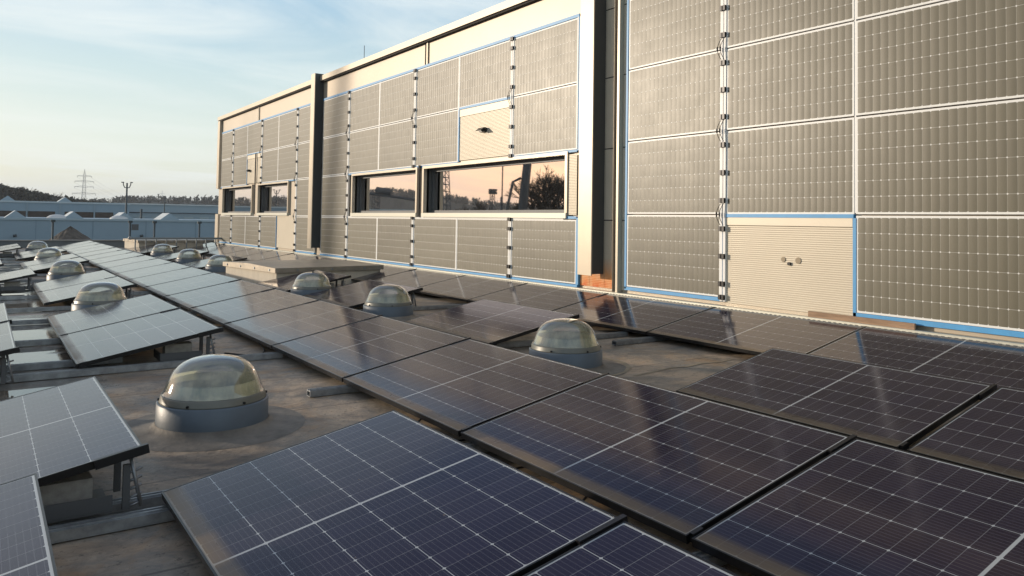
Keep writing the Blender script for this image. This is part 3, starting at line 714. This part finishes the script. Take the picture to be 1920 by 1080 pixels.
# double clamp strips at the D columns
def clampcol(y, z0, z1, zs, loops, lb, w=.028, dbl=True):
    t = empty('clamp_strip', (0, y, z0), label=lb, cat='clamp strip', group='white strips with black clips between module columns')
    for s in ((-1, 1) if dbl else (0,)):
        MB().box(-.014, s*.0225-w/2-.003, 0, .03, s*.0225+w/2+.003, z1-z0).build('white_profile', m_white, t)
    for z in zs:
        b = MB()
        for s in ((-1, 1) if dbl else (0,)):
            b.box(-.045, s*.0245-.017, z-z0-.03, -.0145, s*.0245+.017, z-z0+.03)
            b.box(-.038, s*.0245-.021, z-z0-.018, -.016, s*.0245-.0172, z-z0+.018)
        b.box(-.018, -.01, z-z0-.008, -.0142, .01, z-z0+.008); b.build('clip', m_black, t)
    for z in loops:
        for s in (-1, 1):
            c = MB(); pts = []
            for k in range(11):
                q = k/10; bul = math.sin(math.pi*q); pts.append((-.03-.03*bul, s*.022+.036*bul, z-z0+.13-.26*q))
            c.tube(pts, .004, 5); c.tube(pts[4:7], .011, 6)
            c.build('cable', m_ply, t)
def clips(z0, z1, ex=True):
    h = z1-z0; return [z0+.02]*ex+[z0+h*.18, z0+h*.5, z0+h*.82]
def zlist(a, rows):
    r = []
    for (z0, z1) in rows: r += [z0+.17, (z0+z1)/2, z1-.17]
    return r+[rows[0][0]+.01, rows[-1][1]-.01]
clampcol(C['C1']-.0, .385, 4.92, zlist(0, list(zip(q, q[1:]))), (q[1], q[2], q[3]), 'white clip strip up the right bay beside the plain ribbed panel')
BR = list(zip(BZ, BZ[1:]))
clampcol(C['D1'], BZ[0]-.02, BZ[1]+.03, zlist(0, BR[:1]), (), 'short white clip strip below the wide window nearest the rusty column')
clampcol(C['D1'], BZ[2]-.01, BZ[4]+.03, zlist(0, BR[2:]), (BZ[3],), 'white clip strip above the wide window nearest the rusty column')
clampcol(C['D2'], BZ[0]-.02, BZ[1]+.03, zlist(0, BR[:1]), (), 'short white clip strip below the pillar between the two middle windows')
clampcol(C['D2'], BZ[2]-.01, BZ[4]+.03, zlist(0, BR[2:]), (BZ[3],), 'white clip strip above the pillar between the two middle windows')
clampcol(C['D3'], BZ[0]-.02, BZ[4]+.03, zlist(0, BR), BZ[1:4], 'full height white clip strip left of the narrow middle window')
clampcol(C['D4'], BZ[0]-.02, BZ[4]+.03, zlist(0, BR), BZ[1:4], 'full height white clip strip just left of the slim dark column')
clampcol(C['D5'], BZ[0]-.02, BZ[1]+.03, zlist(0, BR[:1]), (), 'short white clip strip below the two small far windows, right one')
clampcol(C['D5'], BZ[2]-.01, BZ[4]+.03, zlist(0, BR[2:]), (BZ[3],), 'white clip strip above the far windows beside the cream hatch panel')
clampcol(C['D6'], BZ[0]-.02, BZ[1]+.03, zlist(0, BR[:1]), (), 'short white clip strip below the leftmost far window')
clampcol(C['D6'], BZ[2]-.01, BZ[4]+.03, zlist(0, BR[2:]), (BZ[3],), 'leftmost white clip strip high on the far facade end')
# single white joints
for k in ('S1', 'S2', 'S3', 'S4'):
    vstrip(C[k], BZ[0], BZ[1] if k != 'S3' else BZ[0]+.01, .030, m_white, -.003, 'white_trim'); vstrip(C[k], BZ[2], BZ[4], .030, m_white, -.003, 'white_trim')
vstrip(C['C2'], q[1]+.02, 4.9, .018, m_white, .005, 'white_trim')
# ---------------------------------------------------------------- perforated tray along the wall, plank
t = empty('cable_tray', (-.10, 0, .30), label='pale perforated metal tray running along the foot of the facade', cat='cable tray')
b = MB().box(-.012, -6, .0, -.008, 30.3, .034).box(-.012, -6, .035, .06, 30.3, .040)
for k in range(170): b.box(-.0135, 2.0+k*.06, .011, -.0125, 2.0+k*.06+.032, .022, mi=1)
b.build('rail', [mat('galvanised_tray', (.55, .55, .48), .45, .4, noise=.15, nscale=10), m_grey], t)

t = MB().box(-.03, 3.86, 0, .0, 5.0, .062).build('timber_plank', m_wood, None, (-.035, 0, .336))
t.data.transform(Matrix.Identity(4)); tag(t, 'short rough timber plank lying at the foot of the ribbed panel', 'plank')
# ================================================================ ROOF PANELS
def panel_proto():
    t = empty('roof_solar_panel', (0, 0, 0))
    g = MB(); a = .008
    g.face([(a, a, -.002), (PW-a, a, -.002), (PW-a, PL-a, -.002), (a, PL-a, -.002)], uv=[(0, 0), (0, GW), (GL, GW), (GL, 0)])
    g.build('cell_sheet', m_cells, t)
    f = MB(); h = .034
    f.box(0, 0, -h, a, PL, 0); f.box(PW-a, 0, -h, PW, PL, 0); f.box(a+.0002, 0, -h, PW-a-.0002, a, -.0003); f.box(a+.0002, PL-a, -h, PW-a-.0002, PL, -.0003)
    f.box(a+.001, a+.001, -.012, PW-a-.001, PL-a-.001, -.007)
    f.build('frame', m_frame_edge, t)
    for (x, y) in ((.02, -.009), (PW-.19, -.009)):
        MB().box(x, y-.012, -.034, x+(.06 if x < .5 else .21), y+.010, .005).build('clamp', m_black, t)
    return t
TILT = math.atan2(.218, 1.113)
pproto = None
def panel(xl, y0, L, label, zl=.10):
    global pproto
    if pproto is None: pproto = panel_proto(); o = pproto
    else: o = copy_tree(pproto)
    o.location = (xl, y0, zl); o.scale = (1, L/PL, 1); o.rotation_euler = (random.uniform(-.0015, .0015), -TILT+random.uniform(-.002, .002), 0)
    tag(o, label, 'solar panel', 'dark solar panels tilted in rows on the roof')
XM, XP, XW, XF = -5.076, -3.20, -1.235, -6.70
k = 0
for i in range(-2, 19):
    y0 = 9.034-1.736*5+(i)*1.736
    panel(XM, y0+.013, 1.708, '%s panel of the long unbroken centre row counted from the near end' % ORD[i+2])
def group(xl, ys, L, desc, pit):
    for i, y in enumerate(ys): panel(xl, y, L, desc[i])
# row nearest the wall
for i in range(-2, 7):
    panel(XW, 4.32+1.915*(i-1)+.01, 1.895, '%s panel from the near end in the row hugging the facade' % ORD[i+2])
yy = 17.55; i = 0
while yy < 29.5:
    panel(XW, yy, 1.86, '%s panel beyond the big roof hatch in the row hugging the facade' % ORD[i]); yy += 1.88; i += 1
# row P between centre row and wall row
panel(XP+.02, 2.31, 1.64, 'panel behind the centre row with its corner next to the bare roof patch', .10)
panel(XP+.02, .58, 1.68, 'right cropped panel between centre row and wall row')
panel(XP+.02, -1.18, 1.72, 'rightmost cropped panel in the front corner behind the centre row')
panel(XP, 6.42, 1.86, 'single raised panel left of the clear dome beside the bare roof patch')
panel(XP, 9.97, 1.80, 'single panel whose near end stands behind the second clear dome')
panel(XP, 12.60, 1.66, 'single panel standing against the near side of the big roof hatch')
panel(XP, 18.95, 1.72, 'single panel just beyond the big hatch, behind the nearest of three far domes')
panel(XP, 22.70, 1.72, 'single panel between the two middle far domes')
panel(XP, 26.75, 1.72, 'near panel of the farthest pair before the ladder'); panel(XP, 28.49, 1.72, 'far panel of the farthest pair before the ladder')
# row F left of centre row
panel(XF+.02, 1.952, PL, 'large foreground panel with its whole corner in view at the bottom')
panel(XF+.02, .205, PL, 'foreground panel cropped at the bottom right of the largest one')
panel(XF+.02, -1.54, PL, 'nearest foreground panel almost out of frame at the bottom')
for y, lb in ((7.14, 'near panel of the first pair left of the centre row'), (8.885, 'far panel of the first pair left of the centre row'),
              (12.18, 'near panel of the second pair left of the centre row'), (13.92, 'far panel of the second pair left of the centre row'),
              (18.85, 'near panel of the third pair left of the centre row'), (20.59, 'far panel of the third pair left of the centre row'),
              (24.1, 'near panel of the farthest pair left of the centre row'), (25.84, 'far panel of the farthest pair left of the centre row')):
    panel(XF+(.0 if y < 10 else .06 if y < 15 else .13), y, PL, lb)
# row L at the left edge
panel(-7.875, 3.66, PL, 'panel at the left edge beside the largest clear dome')
panel(-8.275, 1.76, PL, 'panel cropped by the lower left corner of the photo'); panel(-8.275, .01, PL, 'lowest panel of the left edge, mostly outside the photo')
panel(-8.24, 6.78, PL, 'near panel of the pair cut by the left edge above the wet patch'); panel(-8.24, 8.53, PL, 'far panel of the pair cut by the left edge above the wet patch')
panel(-7.72, 14.9, PL, 'short looking panel at the far left in front of a dark ballast box')
panel(-8.12, 18.0, PL, 'near sliver of a panel pair on the far left edge'); panel(-8.12, 19.75, PL, 'far sliver of a panel pair on the far left edge')
panel(-7.50, 26.7, PL, 'near panel of the last pair on the far left edge'); panel(-7.50, 28.45, PL, 'far panel of the last pair on the far left edge')
# ---------------------------------------------------------------- mounting rails (across the rows)
def rail_mesh(L):
    b = MB(); b.box(0, -.035, 0, L, .035, .006); b.box(0, -.035, .007, L, -.028, .045); b.box(0, .028, .007, L, .035, .045); b.box(0, -.02, .0455, L, -.012, .052); b.box(0, .012, .0455, L, .020, .052); b.box(0, -.0275, .038, L, .0275, .0452); return b
_rails = {}
def rail(x0, x1, y, label, rot=0):
    L = round(x1-x0, 2)
    o = rail_mesh(L).build('mounting_rail', m_alu, None, (x0, y, .006)); o.rotation_euler = (0, 0, rot)
    tag(o, label, 'mounting rail', 'aluminium rails on the roof')
rail(-9.5, -5.62, 3.80, 'upper of two parallel rails meeting the largest foreground panel corner')
rail(-9.5, -5.62, 3.60, 'lower of two parallel rails meeting the largest foreground panel corner')
rail(-5.36, -4.2, 5.50, 'short rail end poking out from the centre row near the largest dome')
rail(-9.2, -6.60, 5.52, 'rail end under the panel beside the largest dome')
rail(-11, -5.02, 7.10, 'long rail in front of the first pair left of the centre row', .01)
rail(-11, -6.3, 7.62, 'rail on the wet patch just behind the long front rail')
rail(-11, -6.5, 9.0, 'rail reaching the middle of the first pair from the left')
rail(-11, -5.0, 10.72, 'rail behind the first pair left of the centre row')
for i, y in enumerate((12.1, 13.9, 15.7, 17.2, 18.8, 20.5, 22.4, 24.0, 25.8, 27.7)):
    rail(-11, -5.0, y, '%s rail beyond the second dome of the left row, running out to the left' % ORD[i])
rail(-1.78, -.9, 6.16, 'dark stub of rail under the wall row above the bare roof patch')
rail(-3.1, -1.2, 6.60, 'pale rail under the raised panel left of the clear dome')
rail(-3.3, -1.3, 9.95, 'dark rail on the roof right of the second clear dome')
rail(-2.9, -1.3, 18.8, 'rail in the gap between hatch and nearest far dome')
# ---------------------------------------------------------------- panel supports with ballast blocks
sp_ = None; bp_ = None
SUPS = [(-6.93, 3.70, 'under the cropped panel beside the largest dome'), (-5.78, 7.22, 'under the near end of the first pair'), (-2.30, 10.04, 'behind the second clear dome'),
        (-2.30, 12.68, 'against the big hatch under its panel'), (-2.30, 19.03, 'behind the nearest far dome'), (-2.30, 22.8, 'behind the middle far dome'), (-2.3, 26.8, 'near the ladder'), (-5.7, 12.26, 'under the near end of the second pair'), (-5.65, 18.95, 'under the near end of the third pair'),
        (-6.80, 14.98, 'under the short looking far left panel'), (-7.31, 6.86, 'at the left edge above the wet patch'), (-6.6, 26.8, 'under the last far left pair')]
for i, (x, y, w) in enumerate(SUPS):
    if sp_ is None:
        sp_ = empty('panel_support', (x, y, 0))
        for s in (0, .26):
            b = MB()
            for zz_ in (0,):
                b.box(.10+s*.0, -.01+s, .045, .128, .012+s, .235, M=None)
            b.build('upright', m_grey, sp_)
        b = MB()
        for k in range(5): b.tube([(.115, .0, .05+k*.036), (.175, .0, .07+k*.036)], .006, 4)
        b.tube([(.175, 0, .05), (.13, 0, .262)], .009, 5); b.build('lattice_brace', m_alu, sp_)
        MB().box(-.28, -.02, .050, .06, .30, .056).box(-.28, -.02, .057, .06, -.012, .12).box(-.28, .012, .057, -.272, .30, .12).build('tray', m_grey, sp_); o = sp_
        bp_ = MB().box(-.11, -.05, 0, .11, .09, .125).build('ballast_block', m_conc, None, (x-.12, y+.10, .058)); bl = bp_
    else:
        o = copy_tree(sp_); bl = bp_.copy(); COL.objects.link(bl)
    o.location = (x, y, 0); bl.location = (x-.12, y+.10, .058); bl.rotation_euler = (0, 0, random.uniform(-.06, .06))
    tag(o, 'dark metal panel support with tray ' + w, 'support', 'panel supports')
    tag(bl, 'grey concrete ballast block ' + w, 'block', 'ballast blocks')
MB_ = MB
# ---------------------------------------------------------------- dome lights
def dome_proto():
    t = empty('dome_skylight', (0, 0, 0))
    MB().lathe([(.56, .0012), (.46, .005), (.37, .014), (.345, .028), (.334, .045)], 56).build('skirt', m_skirt, t)
    MB().lathe([(.332, .02), (.330, .165), (.322, .172), (.300, .172), (.300, .05)], 56).build('kerb', m_pvc, t)
    c = MB().lathe([(.300, .165), (.317, .173), (.315, .180), (.306, .208), (.303, .217), (.296, .217), (.294, .165)], 56).build('collar', m_collar, t)
    for k in range(6):
        a = 2*math.pi*k/6+.35; MB().tube([(.308*math.cos(a), .308*math.sin(a), .186), (.322*math.cos(a), .322*math.sin(a), .186)], .008, 8).build('screw', m_black, c)
    prof = [(.300, .2185), (.295, .225), (.284, .252), (.270, .290), (.254, .325), (.234, .356), (.208, .382), (.178, .402), (.142, .418), (.10, .428), (.05, .435), (.001, .437)]
    MB().lathe(prof, 56).build('dome', m_dome, t)
    MB().lathe([(.283, .10), (.276, .230), (.256, .288)], 48).lathe([(.28, .15), (.001, .16)], 32).build('inner_dome', m_inner, t)
    return t
def inner_mat():
    mt = bpy.data.materials.new('yellowed_inner_dome'); mt.use_nodes = True; nt = mt.node_tree; b = nt.nodes['Principled BSDF']
    g = N(nt, 'ShaderNodeTexCoord').outputs['Object']
    st = NOISE(nt, N(nt, 'ShaderNodeMapping', i={0: g, 3: (1, 1, .15)}).outputs[0], 22, 3, .6)
    sp = N(nt, 'ShaderNodeSeparateXYZ', i={0: g})
    col = MIX(nt, RAMP(nt, st, [(.35, 0), (.65, 1)]), (.62, .60, .38), (.42, .44, .31))
    nt.links.new(col, b.inputs['Base Color']); b.inputs['Roughness'].default_value = .3
    al = RAMP(nt, M_(nt, 'DIVIDE', sp.outputs[2], .40), [(.70, .72), (.735, .45)])
    nt.links.new(al, b.inputs['Alpha']); return mt
m_inner = inner_mat()
DM = [(-6.13, 5.07, 'largest clear dome in the left foreground'), (-2.99, 5.47, 'clear dome beside the bare brown roof patch'), (-2.86, 9.42, 'clear dome second from the facade side front'),
      (-2.93, 12.12, 'clear dome just in front of the big roof hatch'), (-6.06, 11.28, 'clear dome standing behind the first left pair of panels'), (-6.0, 16.9, 'clear dome third away along the left row'),
      (-5.9, 23.2, 'clear dome fourth away along the left row'), (-5.87, 28.9, 'farthest clear dome on the left near the parapet'), (-2.74, 25.75, 'farthest of three clear domes left of the hatch'),
      (-2.79, 21.76, 'middle of three clear domes left of the hatch'), (-2.80, 18.45, 'nearest of three clear domes left of the hatch')]
dp = None
for x, y, lb in DM:
    if dp is None: dp = dome_proto(); o = dp
    else: o = copy_tree(dp)
    o.location = (x, y, 0); o.rotation_euler = (0, 0, random.uniform(0, 6)); tag(o, lb, 'skylight', 'clear domed skylights on the roof')
# ---------------------------------------------------------------- roof hatches
def hatch(loc, sx, sy, h, rot, lb, tilt=0):
    t = empty('roof_hatch', loc, (0, 0, rot), lb, 'roof hatch')
    MB().box(0, 0, 0, sx, sy, h-.09).build('kerb', m_hatch, t)
    b = MB().box(-.05, -.05, h-.088, sx+.05, sy+.05, h+.0); b.face([(-.05, -.05, h+.001), (sx+.05, -.05, h+.001), (sx+.05, sy/2, h+.035), (-.05, sy/2, h+.035)]); b.face([(-.05, sy/2, h+.035), (sx+.05, sy/2, h+.035), (sx+.05, sy+.05, h+.001), (-.05, sy+.05, h+.001)])
    b.face([(-.05, -.05, h), (-.05, sy/2, h+.035), (-.05, sy+.05, h)]); b.face([(sx+.05, sy+.05, h), (sx+.05, sy/2, h+.035), (sx+.05, -.05, h)])
    l = b.build('lid', m_lid, t)
    for k in range(4): MB().tube([(-.062, .2+k*(sy-.4)/3, h-.044), (-.05, .2+k*(sy-.4)/3, h-.044)], .022, 10).build('rivet', m_alu, l)
    for k in range(3): MB().tube([(.4+k*(sx-.8)/2, -.062, h-.044), (.4+k*(sx-.8)/2, -.05, h-.044)], .022, 10).build('rivet', m_alu, l)
    return t
hatch((-2.80, 14.36, 0), 2.25, 2.45, .36, R(7), 'big cream sided roof hatch with flat metal lid in mid roof')
hatch((-2.75, 30.0, 0), 2.2, 2.2, .42, R(4), 'small far roof hatch beside the ladder and parapet')
# ladder lying on edge beside the far hatch
t = empty('ladder', (-3.0, 29.6, .0), (0, 0, R(2)), 'aluminium ladder lying on its side near the parapet', 'ladder')
m_lad = mat('ladder_aluminium', (.30, .32, .33), .45, .6)
MB().box(-.1, -.02, .46, 3.0, .02, .53).build('side_rail', m_lad, t); MB().box(-.1, -.02, .02, 3.0, .02, .08).build('side_rail', m_lad, t)
for k in range(9): MB().box(.05+k*.34, -.016, .082, .09+k*.34, .016, .458).build('rung', m_lad, t)
MB().tube([(-.1, .05, .51), (-.1, -.05, .51)], .06, 12).build('wheel', m_alu, t)
# ---------------------------------------------------------------- cables and sealing strips on the roof
def cable(pts, r, lb, m=m_ply, nm='cable'):
    P = [Vector(p) for p in pts]; out = []
    for i in range(len(P)-1):
        p0, p1, p2, p3 = P[max(i-1, 0)], P[i], P[i+1], P[min(i+2, len(P)-1)]
        for k in range(6):
            q_ = k/6; out.append(.5*((2*p1)+(p2-p0)*q_+(2*p0-5*p1+4*p2-p3)*q_*q_+(3*p1-p0-3*p2+p3)*q_**3))
    out.append(P[-1]); o = MB().tube(out, r, 5).build(nm, m); tag(o, lb, 'cable'); return o
cable([(-5.0, 4.35, .09), (-5.12, 4.30, .03), (-5.25, 4.22, .012), (-5.28, 4.08, .012), (-5.18, 3.98, .012), (-4.9, 3.9, .02)], .006, 'black cable loop hanging from the low edge of the centre row')
cable([(-5.0, 3.75, .05), (-5.3, 3.62, .012), (-5.42, 3.45, .012), (-5.2, 3.35, .012), (-4.95, 3.3, .03)], .006, 'black cable curl on the roof in the gap before the largest panel')
cable([(-5.45, 7.5, .03), (-5.2, 7.35, .012), (-5.05, 7.6, .012), (-4.98, 8.1, .03)], .007, 'black cable sagging between first pair and centre row')
cable([(-5.0, 2.75, .07), (-5.18, 2.68, .02), (-5.3, 2.60, .012), (-5.34, 2.5, .02)], .006, 'short black cable under the near centre row edge')
cable([(-5.25, 1.66, .03), (-5.05, 1.62, .03), (-4.85, 1.62, .04)], .009, 'short red cable lying by the bottom rail', m_red)
rail(-5.40, -4.6, 2.03, 'rail end beside the red cable at the bottom of the photo')
rail(-5.40, -4.6, 3.72, 'rail end beside the cable loop below the centre row')
def strip(pts, w, lb, m, z=.004):
    b = MB(); P = [Vector(p+(z,)) for p in pts]; rnd = random.Random(3); L_ = []; R_ = []
    for i, p in enumerate(P):
        d = (P[min(i+1, len(P)-1)]-P[max(i-1, 0)]).normalized(); nrm = Vector((-d.y, d.x, 0)); ww = w*rnd.uniform(.7, 1.3)
        L_.append(p+nrm*ww); R_.append(p-nrm*ww)
    for i in range(len(P)-1): b.face([R_[i], R_[i+1], L_[i+1], L_[i]])
    o = b.build('sealant_bead', m); tag(o, lb, 'sealant')
m_seal = mat('old_sealant', (.40, .33, .23), .8, noise=.4, nscale=12)
strip([(-2.62, 5.95), (-2.45, 5.80), (-2.36, 5.60), (-2.38, 5.36), (-2.50, 5.16), (-2.68, 5.02), (-2.9, 4.95)], .022, 'curved pale sealant bead around the dome by the bare roof patch', m_seal)
strip([(-2.72, 4.86), (-2.5, 4.90), (-2.2, 4.96), (-2.0, 4.93), (-1.75, 4.98), (-1.55, 4.93), (-1.3, 4.98)], .018, 'straight pale sealant line crossing the bare roof patch', m_seal)

# ================================================================ haze: the air of a damp evening
hz = bpy.data.materials.new('haze'); hz.use_nodes = True; nt = hz.node_tree; nt.nodes.clear()
pv = N(nt, 'ShaderNodeVolumePrincipled'); pv.inputs['Color'].default_value = (.85, .92, 1, 1); pv.inputs['Density'].default_value = .00032; pv.inputs['Anisotropy'].default_value = .2
o = N(nt, 'ShaderNodeOutputMaterial'); nt.links.new(pv.outputs[0], o.inputs['Volume'])
h = MB().box(-1510, -1210, GZ-6, 1510, 2510, 62).build('haze', hz); h['kind'] = 'stuff'
